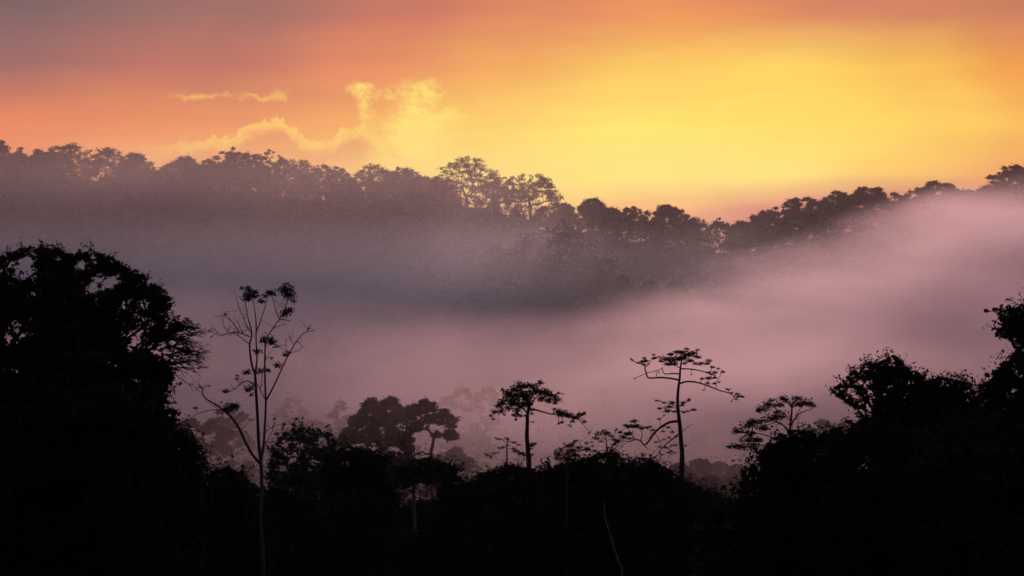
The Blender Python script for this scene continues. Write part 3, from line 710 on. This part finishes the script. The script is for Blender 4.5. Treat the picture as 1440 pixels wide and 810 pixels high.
# leaning pale stem in front of the thicket
rs_ = np.random.RandomState(8)
b_ = px(884, 850, 118); b_[2] = gz(b_[0], 118)
sn = empty("snag", b_, "leaning crooked pale dead stem in front of the black centre thicket, at the bottom edge", "dead tree")
limb(sn, "trunk", [((b_[0]) / 118 * F + 720, 405 - (b_[2] - .4) / 118 * F), (875.4, 810), (871, 793), (862.5, 767), (856, 745), (849.5, 723), (850.8, 706)], 1.3, .6, 118, b_, M_LEAF, M_PALE, rs_)
limb(sn, "branch", [(862.5, 767), (865, 758), (865.5, 750)], .5, .3, 118, b_, M_LEAF, M_GREY, rs_, .3)

# ================================================================== foreground, right
outline_tree("tree", "tall black tree cut by the right edge, its arching branch reaching left", [(1408, 436), (1386, 437), (1402, 431), (1430, 431), (1450, 420), (1520, 430), (1580, 520), (1580, 830), (1376, 830), (1372, 600), (1374, 545), (1388, 527), (1404, 514), (1420, 500), (1432, 489), (1412, 478), (1400, 470), (1408, 458), (1402, 445)], 96, 61, depth=3, rmin=.18, rmax=1.0, leaf=0.19, rt=.35, base_u=1480, fork=(1475, 600), dens=1.15, more=[(1390, 437, 4), (1398, 434, 5), (1408, 434, 7), (1420, 435, 8), (1432, 437, 9), (1410, 446, 5), (1416, 455, 8), (1404, 463, 5), (1400, 471, 4), (1412, 474, 7), (1424, 466, 9), (1436, 452, 11), (1438, 475, 10), (1446, 440, 12)])
outline_tree("tree", "black shaggy leaning crown with pale gaps on its left, right of the small tiered tree", [(1170, 553), (1178, 540), (1190, 534), (1196, 522), (1212, 518), (1214, 508), (1234, 510), (1246, 501), (1262, 498), (1268, 507), (1280, 518), (1296, 524), (1306, 532), (1322, 560), (1330, 640), (1250, 660), (1214, 640), (1190, 592), (1206, 578), (1186, 566)], 112, 62, depth=2.6, rmin=.2, rmax=.8, leaf=0.19, rt=.25, base_u=1275, fork=(1272, 600), dens=1.0, holes=[(1196, 552, 5), (1206, 560, 4), (1212, 540, 4), (1222, 566, 4), (1216, 580, 5), (1230, 550, 3), (1204, 590, 4)], fill=1.1)
outline_tree("tree", "black round-topped tree between the shaggy leaning tree and the tall tree at the right edge", [(1296, 560), (1304, 536), (1320, 527), (1340, 532), (1358, 536), (1370, 546), (1390, 580), (1394, 680), (1290, 680)], 108, 63, depth=2.4, rmin=.2, rmax=.8, leaf=0.2, rt=.22, dens=1.15)
outline_tree("tree", "dense black tree at bottom right, directly below the small tiered tree", [(1030, 830), (1028, 740), (1036, 700), (1044, 664), (1062, 648), (1074, 626), (1092, 612), (1112, 602), (1134, 604), (1150, 610), (1172, 606), (1190, 612), (1206, 640), (1210, 830)], 104, 64, depth=3, rmin=.2, rmax=1.0, leaf=0.21, rt=.28, dens=1.15)
outline_tree("tree", "black tree in the dark mass below the shaggy leaning tree", [(1150, 640), (1166, 604), (1180, 596), (1200, 602), (1222, 594), (1246, 596), (1290, 600), (1320, 640), (1330, 830), (1150, 830)], 98, 65, depth=2.6, rmax=1.0, leaf=0.22, rt=.25, dens=1.2)
outline_tree("tree", "black tree filling the bottom right corner under the tall right-edge tree", [(1270, 690), (1290, 620), (1340, 590), (1400, 590), (1480, 620), (1500, 830), (1270, 830)], 90, 66, depth=2.6, rmax=1.1, leaf=0.24, rt=.25, dens=1.2)
special_tree("tiered_tree", "small slender tree with flat tiered leaf tufts, leaning over the dark right-hand thicket", 116, (1010, 420, 3.116),
    [(300, 760), (312, 640), (316, 560), (322, 500), (324, 470), (338, 445)], (10, 4),
    [([(318, 556), (350, 512), (385, 494), (412, 488)], 5, 2, .6), ([(314, 580), (285, 556), (255, 540), (220, 520)], 5, 2, -.6), ([(300, 575), (275, 545), (240, 548), (200, 570)], 4, 2, .7), ([(310, 640), (240, 610), (180, 590), (110, 585)], 5, 2, -.5), ([(306, 680), (220, 650), (140, 640), (60, 652)], 5, 2, .6), ([(255, 540), (235, 490), (190, 480)], 4, 2, -.5), ([(324, 480), (300, 450), (270, 440)], 4, 2, .5), ([(340, 515), (370, 475), (395, 462)], 3, 2, .4)],
    [(215, 462, 34), (238, 446, 18), (182, 482, 26), (165, 488, 14), (290, 438, 22), (300, 450, 18), (272, 468, 24), (345, 438, 24), (340, 462, 26), (362, 466, 20), (385, 455, 28), (412, 466, 22), (428, 474, 8), (268, 512, 34), (240, 520, 22), (214, 524, 26), (150, 538, 30), (128, 556, 28), (88, 578, 28), (70, 580, 14), (190, 542, 22), (196, 568, 26), (218, 572, 14), (130, 622, 32), (160, 622, 18), (75, 650, 26), (50, 652, 10), (112, 655, 26), (150, 650, 26), (180, 620, 20), (140, 590, 22), (170, 668, 24), (250, 490, 16)],
    0.19, 67, dens=1.6, flat=.55, twig_r=.5, up=.8)

# ================================================================== valley trees dimmed by the mist
lowcan = [(956, 650, 30, 300), (985, 644, 34, 310), (1012, 648, 30, 318), (1036, 652, 30, 305), (970, 664, 30, 285), (1000, 668, 34, 280), (1030, 670, 30, 288), (1000, 690, 44, 262), (1020, 700, 40, 255), (950, 680, 36, 265)]
lowlab = ["grey treetop left of the thin flat-topped trunk's foot", "grey treetop just right of the flat-topped tree's trunk, in the low wood's far line", "grey treetop midway between flat-topped trunk and right thicket, in low wood's far line", "grey treetop touching the left edge of the right thicket, highest there", "dark grey treetop close behind the foot of the flat-topped tree", "dark grey treetop in the middle of the low wood right of the flat-topped tree", "dark grey treetop beside the right thicket, second row of the low wood", "dark treetop low in the gap between centre and right thickets", "nearest dark treetop in the gap beside the right thicket", "dark treetop hidden low behind the right end of centre thicket"]
for q, ((u_, v_, w_, d_), lb) in enumerate(zip(lowcan, lowlab)):
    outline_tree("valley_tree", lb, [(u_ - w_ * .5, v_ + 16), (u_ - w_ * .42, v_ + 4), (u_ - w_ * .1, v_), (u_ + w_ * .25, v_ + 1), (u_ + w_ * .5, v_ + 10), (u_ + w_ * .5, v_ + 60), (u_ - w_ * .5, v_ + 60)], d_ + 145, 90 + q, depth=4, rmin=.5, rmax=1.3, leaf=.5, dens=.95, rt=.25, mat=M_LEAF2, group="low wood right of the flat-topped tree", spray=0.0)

# ------------------------------------------------------------------ distant crowns
def dome_clumps(cx, top, wid, hei, d, rs, n, r0, r1, open_=0.0):
    """umbrella or dome crown: clumps over a domed shell with a few inside"""
    m = d / F; out = []
    R = wid * 0.5 * m; H = hei * m
    c = px(cx, top, d)
    k = 0; tries = 0
    while k < n and tries < n * 20:
        tries += 1
        th = rs.uniform(0, 2 * np.pi); q = math.sqrt(rs.uniform(0, 1))
        r = rs.uniform(r0, r1)
        lob = 1 + 0.16 * math.sin(3 * th + cx) + 0.1 * math.sin(5 * th + top)
        x = math.cos(th) * q * (R - r * .7) * lob; y = math.sin(th) * q * (R - r * .7) * lob
        shell = H * (1 - math.sqrt(max(0.02, 1 - q * q * .96)))
        depth_ = shell + r * .55 + (rs.uniform(0, 1) ** 1.6) * H * (0.55 if rs.rand() > open_ else .4) * (1.05 - q * .6)
        out.append((c + np.array([x, y, -depth_]), r)); k += 1
    return out

def dome_tree(label, d, subs, base_u, fork, leaf, seed, dens=1.0, rt=.4, r0=.55, r1=1.3, core=.9, spray=.25):
    """crown of several umbrella-shaped boughs, each (u, top v, width, height, clumps)"""
    rs = np.random.RandomState(seed); cl = []
    for (su, sv, sw, sh, n) in subs:
        off = rs.uniform(-1, 1) * sw * .35 * d / F
        for c, r in dome_clumps(su, sv, sw, sh, d, rs, n, r0, r1, .15): cl.append((c + np.array([0, off, 0]), r))
    x = (base_u - 720) / F * d; base = np.array([x, d, gz(x, d)])
    fk = px(fork[0], fork[1], d); fk[2] = max(fk[2], base[2] + 1.5)
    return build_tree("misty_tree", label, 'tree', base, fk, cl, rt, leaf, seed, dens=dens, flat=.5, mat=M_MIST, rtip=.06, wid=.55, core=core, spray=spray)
dome_tree("dim grey tree with dense rounded crown, left one of the pair", 418, [(522, 556, 34, 20, 26), (548, 555, 40, 24, 34), (508, 574, 40, 26, 34), (560, 572, 36, 30, 30), (536, 572, 48, 34, 44), (492, 596, 38, 24, 28), (520, 598, 50, 34, 44), (556, 600, 48, 36, 44), (482, 612, 30, 18, 18), (506, 622, 50, 36, 36), (545, 628, 64, 40, 50), (515, 640, 90, 44, 60)], 535, (535, 640), .4, 71, dens=1.1)
dome_tree("dim grey tree with open umbrella crown and forked trunk, right one of the pair", 412, [(600, 558, 40, 18, 26), (582, 566, 32, 20, 22), (626, 570, 30, 16, 18), (636, 582, 26, 16, 16), (610, 578, 34, 14, 16), (588, 588, 34, 18, 20), (634, 600, 24, 12, 12), (572, 604, 26, 26, 16), (616, 604, 22, 9, 8), (570, 626, 34, 30, 22)], 612, (606, 638), .38, 72, dens=1.0)
dome_tree("low rounded grey tree just right of the forked umbrella tree, in thin mist", 440, [(640, 628, 40, 20, 26), (618, 638, 36, 22, 22), (654, 640, 34, 20, 20), (606, 654, 44, 34, 28), (640, 652, 60, 36, 40)], 636, (636, 680), .45, 73, dens=1.0)
dome_tree("pale misty tree behind the curved bare stem, the taller of two there", 500, [(324, 563, 36, 20, 24), (342, 574, 28, 18, 16), (304, 580, 32, 20, 20), (326, 584, 50, 30, 36), (312, 606, 40, 34, 28), (342, 604, 34, 34, 24)], 326, (326, 640), .5, 74, dens=1.0)
dome_tree("wide misty tree between the huge left tree and the slender bare tree", 460, [(268, 584, 42, 20, 26), (296, 588, 36, 18, 22), (248, 596, 30, 20, 18), (318, 602, 34, 18, 20), (270, 606, 60, 26, 36), (304, 620, 54, 26, 34), (260, 632, 50, 36, 34), (320, 640, 44, 40, 30), (272, 640, 90, 40, 60), (322, 654, 76, 40, 46), (348, 640, 30, 40, 20)], 285, (285, 670), .48, 75, dens=1.0)
dome_tree("faint pale open-crowned tree in the mist, right of the pair of grey trees", 560, [(650, 543, 46, 18, 28), (684, 543, 40, 18, 24), (664, 612, 90, 44, 60), (630, 556, 34, 16, 18), (700, 558, 26, 16, 12), (664, 562, 40, 14, 16), (690, 574, 40, 28, 26), (668, 592, 60, 40, 44), (640, 604, 40, 34, 24)], 672, (672, 640), .55, 76, dens=1.0)
dome_tree("faint pale flat tree showing just right of the slender bare tree, deep in mist", 600, [(408, 558, 40, 16, 22), (426, 570, 24, 16, 12), (392, 570, 28, 18, 14), (410, 576, 40, 34, 26)], 408, (408, 620), .6, 77, dens=1.0)
dome_tree("faint low rounded tree in mist above the dark domed tree", 540, [(442, 585, 38, 16, 22), (462, 596, 30, 18, 16), (424, 596, 30, 20, 16), (446, 602, 56, 34, 34)], 446, (446, 640), .55, 78, dens=1.0)
dome_tree("thin feathery tree in mist, left of the dense grey tree of the pair", 520, [(480, 560, 22, 14, 9), (470, 572, 20, 14, 8), (488, 578, 16, 14, 6), (478, 586, 26, 20, 10)], 478, (478, 610), .45, 79, dens=.6)
dome_tree("blurred pale tree showing behind the tiered tree and the right-hand thicket", 470, [(1156, 588, 34, 16, 20), (1138, 597, 28, 18, 14), (1180, 592, 32, 18, 18), (1160, 602, 60, 34, 36)], 1160, (1160, 640), .5, 80, dens=1.0)

# (u, top v, width, height, distance, openness 0..1, description)
RIDGE = [
 (628, 268, 52, 60, 1160, .4, "dim lower crown tucked under the left side of the lacy giant crown"),
 (676, 286, 50, 60, 1165, .45, "dim lower crown between the trunks of the two lacy giants"),
 (722, 296, 60, 60, 1165, .45, "dim lower crown under the left half of the lacy wide flat crown"),
 (768, 288, 44, 50, 1170, .4, "dim lower crown under the right edge of the lacy wide flat crown"),
 (80, 240, 44, 60, 1115, .4, "dim lower crown under the left side of the large perforated crown"),
 (158, 246, 50, 60, 1115, .4, "dim lower crown right of the brightest sky hole in the perforated crowns"),
 (-14, 190, 60, 60, 1120, .2, "mauve skyline tree cut by the left edge, tallest at that end of the ridge"),
 (26, 206, 26, 40, 1120, .4, "small skyline tree in the notch beside the left edge of the ridge"),
 (58, 208, 42, 55, 1110, .4, "skyline tree with pinholes of sky, left neighbour of the large perforated crown"),
 (97, 196, 64, 66, 1110, .75, "large perforated skyline crown with the brightest sky hole, near the ridge's left end"),
 (150, 205, 62, 60, 1110, .6, "wide skyline crown with orange pinholes, right of the large perforated crown"),
 (190, 213, 46, 52, 1115, .45, "drooping skyline tree with orange pinholes, sloping down to the first notch of the ridge"),
 (230, 230, 36, 40, 1130, .3, "low skyline tree filling the first notch of the ridge"),
 (259, 216, 38, 46, 1130, .3, "small umbrella crown left of the broad smooth dome on the ridge"),
 (290, 222, 36, 50, 1120, .3, "skyline tree leaning on the left flank of the broad smooth dome"),
 (330, 206, 84, 70, 1110, .12, "broad smooth dome, the widest solid crown on the left half of the ridge"),
 (377, 209, 42, 56, 1120, .5, "skyline tree on the right shoulder of the broad smooth dome"),
 (402, 220, 36, 50, 1130, .6, "skyline tree with bright gaps below the yellow cloud edge"),
 (427, 222, 30, 48, 1130, .6, "spiky skyline tree with upright twigs, left of the second notch"),
 (452, 229, 34, 46, 1130, .5, "ragged skyline tree halfway down to the second notch of the ridge"),
 (474, 231, 32, 44, 1140, .5, "small rounded skyline tree right at the second notch of the ridge"),
 (492, 246, 24, 36, 1150, .4, "lowest skyline tree in the second notch, below the bright cloud plume"),
 (526, 228, 58, 56, 1140, .55, "rounded skyline crown with sky-lit rim, first right of the second notch"),
 (566, 234, 64, 56, 1140, .2, "solid sloping skyline crown topped by a small sprig, below the bright cloud plume"),
 (603, 246, 54, 50, 1150, .25, "low solid skyline tree leading up to the lacy giant crown"),
 (656, 218, 72, 66, 1150, .55, "lacy giant crown full of yellow sky gaps, highest at the middle of the ridge"),
 (702, 246, 52, 60, 1160, .55, "lacy tree joining the two giant perforated crowns at the middle of the ridge"),
 (746, 241, 72, 56, 1160, .55, "lacy wide flat crown full of sky gaps, where the ridge drops to the right"),
 (794, 284, 30, 34, 1180, .3, "low skyline tree at the foot of the lacy flat crown"),
 (834, 277, 36, 34, 1180, .15, "solid round little crown standing alone right of the lacy crowns"),
 (862, 290, 30, 30, 1190, .4, "small skyline tree just right of the solid round little crown"),
 (888, 289, 34, 32, 1190, .5, "ragged small skyline tree, left neighbour of the low broad dome"),
 (934, 286, 66, 50, 1190, .2, "low broad dome left of the lowest gap in the ridge"),
 (978, 303, 36, 42, 1200, .6, "sparse skyline tree trailing down into the lowest gap of the ridge"),
 (1012, 305, 24, 22, 1210, .5, "tiny lone crown standing in the lowest gap of the ridge"),
 (1044, 308, 40, 34, 1190, .3, "first skyline tree rising right of the lowest gap"),
 (1080, 293, 44, 40, 1180, .3, "second skyline tree rising right of the lowest gap"),
 (1128, 275, 66, 50, 1170, .25, "broad skyline crown midway up the right-hand rise"),
 (1178, 266, 50, 46, 1160, .25, "domed skyline crown just left of the flat umbrella crown on the right-hand rise"),
 (1226, 260, 72, 44, 1160, .4, "flat umbrella crown with hanging right edge, on the right-hand rise"),
 (1270, 282, 46, 40, 1180, .2, "hazy low skyline tree in the dip right of the flat umbrella crown"),
 (1318, 253, 74, 46, 1200, .35, "pale hazy skyline crown with uneven top, right of the dip"),
 (1362, 266, 50, 40, 1200, .2, "low hazy skyline tree between the pale crown and the right-edge crown"),
 (1392, 258, 44, 44, 1180, .2, "skyline tree climbing toward the tall crown at the right edge"),
 (1430, 230, 72, 60, 1160, .2, "tall rounded skyline crown cut by the right edge of the ridge"),
 (1490, 226, 70, 60, 1160, .2, None), (1560, 222, 70, 60, 1160, .2, None), (-80, 186, 70, 60, 1120, .2, None), (-150, 188, 70, 60, 1120, .2, None),
]
def far_tree(name, lb, cx, top, wid, hei, d, op, seed, group, mat=M_FAR, n=None, leaf=.8):
    rs = np.random.RandomState(seed)
    m = d / F
    n = n or int(np.clip(wid * 1.9, 30, 190))
    if op > .5: n = int(n * 1.5)
    r0, r1 = (1.4, 3.0) if op < .5 else (1.0, 2.1)
    k_ = min(1, wid / 45.0); r0 *= max(.6, k_); r1 *= max(.6, k_)
    cl = dome_clumps(cx, top, wid, hei, d, rs, n, r0, r1, op)
    x = (cx - 720) * m; base = np.array([x, d, gz(x, d)])
    fk = px(cx, top + hei * (.72 if op > .5 else .8), d)
    fk[2] = max(fk[2], base[2] + 2)
    build_tree(name, lb, 'tree', base, fk, cl, max(.35, wid * m * .022), leaf, seed, dens=1.0 - .2 * op, flat=.6, mat=mat, group=group, rtip=.07, wid=.6, tk=6, core=(0 if op > .5 else .8))
for q, r in enumerate(RIDGE):
    far_tree("ridge_tree", r[6] or "tree continuing the skyline ridge beyond the edge of the view", r[0], r[1], r[2] * 1.62, r[3] * 1.25, *r[4:6], 200 + q, "trees along the skyline of the ridge")

# darker trees on the spur half way up the hill
SPUR = [(598, 434, 40, "faint crown at the left end of the dim line of treetops on the spur"), (630, 424, 40, "faint crown second from the left in the dim line of treetops on the spur"), (664, 412, 44, "faint crown in the dim line of treetops left of the dark hump"),
        (694, 402, 40, "faint rounded crown nearest the dark hump on its left"), (728, 398, 44, "dark blurred crown on the left foot of the dark hump"), (764, 390, 46, "dark blurred crown on the left slope of the dark hump"),
        (800, 376, 52, "dark blurred crown at the left top of the dark hump on the hillside"), (836, 374, 52, "dark blurred crown at the right top of the dark hump on the hillside"), (874, 384, 48, "dark blurred crown on the right slope of the dark hump"), (912, 394, 46, "dark blurred crown on the right foot of the dark hump"), (950, 392, 46, "dim crown right of the dark hump, where the pink mist begins")]
for q, (u_, v_, w_, lb) in enumerate(SPUR):
    far_tree("hillside_tree", lb, u_, v_, w_ + 6, 60, 905 + 12 * math.sin(q * 2.1), .15, 300 + q, "trees on the spur below the ridge", leaf=1.0)
for q, (u_, v_, w_, lb) in enumerate([(448, 458, 44, "faint isolated treetop in the mist right of the slender bare tree's top"), (770, 536, 60, "barely visible pale treetop in the mist behind the umbrella tree"), (842, 546, 50, "barely visible pale treetop in the mist right of the umbrella tree")]):
    far_tree("misty_tree", lb, u_, v_, w_, 60, [840, 720, 700][q], .3, 330 + q, None)

# ------------------------------------------------------------------ woodland that reads as one mass
def forest(name, label, spots, seed, leaf, per, h, mat):
    rs = np.random.RandomState(seed); ch = []
    for (x, y, s_) in spots:
        z = gz(x, y); H = h * s_
        for _ in range(per):
            th = rs.uniform(0, 6.283); q = math.sqrt(rs.rand()); R = H * .42
            c = np.array([x + math.cos(th) * q * R, y + math.sin(th) * q * R, z + H * (1 - .45 * q * q - .5 * rs.rand() ** 2)])
            ch.append(leaf_quads(clump_points(c, H * .13, 18, rs, .6), leaf, rs, .5, .65))
        st = np.array([[x, y, z - .5], [x, y, z + H * .7]])
    o = leaves_obj(name, ch, mat); o['kind'] = 'stuff'; o['label'] = label
    return o
rs = np.random.RandomState(77)
sp = []
for yy in np.arange(860, 1168, 13):
    for xx in np.arange(-330, 345, 13):
        x, y = xx + rs.uniform(-6, 6), yy + rs.uniform(-6, 6)
        s_ = rs.uniform(.6, 1.1)
        if y > 1080: s_ *= .85
        top_v = 405 - (gz(x, y) + 22 * s_) / y * F
        uu = x / y * F + 720
        if top_v < np.interp(uu, SKY_U, SKY_V) + (7 if not (95 < uu < 150 or 640 < uu < 780) else 28): continue
        sp.append((x, y, s_))
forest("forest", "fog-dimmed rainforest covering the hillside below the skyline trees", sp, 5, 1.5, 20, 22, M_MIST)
sp = []
for yy in np.arange(330, 850, 15):
    for xx in np.arange(-215, 230, 15):
        x, y = xx + rs.uniform(-6, 6), yy + rs.uniform(-6, 6)
        if abs(x) > y * .26 + 10: continue
        s_ = rs.uniform(.55, 1.0)
        top_v = 405 - (gz(x, y) + 20 * s_) / y * F
        uu = x / y * F + 720
        lim = 655 if y < 420 else (622 if y < 520 else 592)
        if top_v < lim: continue
        sp.append((x, y, s_))
forest("woodland", "low misty woodland on the valley floor between the nearer trees", sp, 6, 1.0, 20, 20, M_MIST)
# second row of black trees closing the gaps of the thickets
rs = np.random.RandomState(91)
for q in range(30):
    u_ = -20 + q * 51 + rs.uniform(-16, 16); d_ = rs.uniform(185, 290)
    v_ = 690 + rs.uniform(-8, 30); w_ = rs.uniform(70, 110)
    if 945 < u_ < 1060: v_ += 48
    outline_tree("wood_tree", "black tree filling the dark wood behind the front row of thickets", [(u_ - w_ * .5, v_ + 30), (u_ - w_ * .36, v_ + 8), (u_ - w_ * .05, v_), (u_ + w_ * .3, v_ + 6), (u_ + w_ * .5, v_ + 28), (u_ + w_ * .5, v_ + 120), (u_ - w_ * .5, v_ + 120)], d_, 400 + q, depth=4, rmin=.6, rmax=1.6, leaf=.5, dens=1.0, rt=.25, group="dark wood behind the thickets", core=1.6, spray=0.0)
# undergrowth on the near slope
rs = np.random.RandomState(78); ch = []
for _ in range(2600):
    y = rs.uniform(70, 330); x = rs.uniform(-1, 1) * (y * .26 + 12); z = gz(x, y)
    ch.append(leaf_quads(clump_points((x, y, z + .5), rs.uniform(.8, 1.8), 22, rs, .7), .5, rs, .3, .5))
o = leaves_obj("undergrowth", ch, M_LEAF); o['kind'] = 'stuff'; o['label'] = 'black undergrowth covering the near slope'
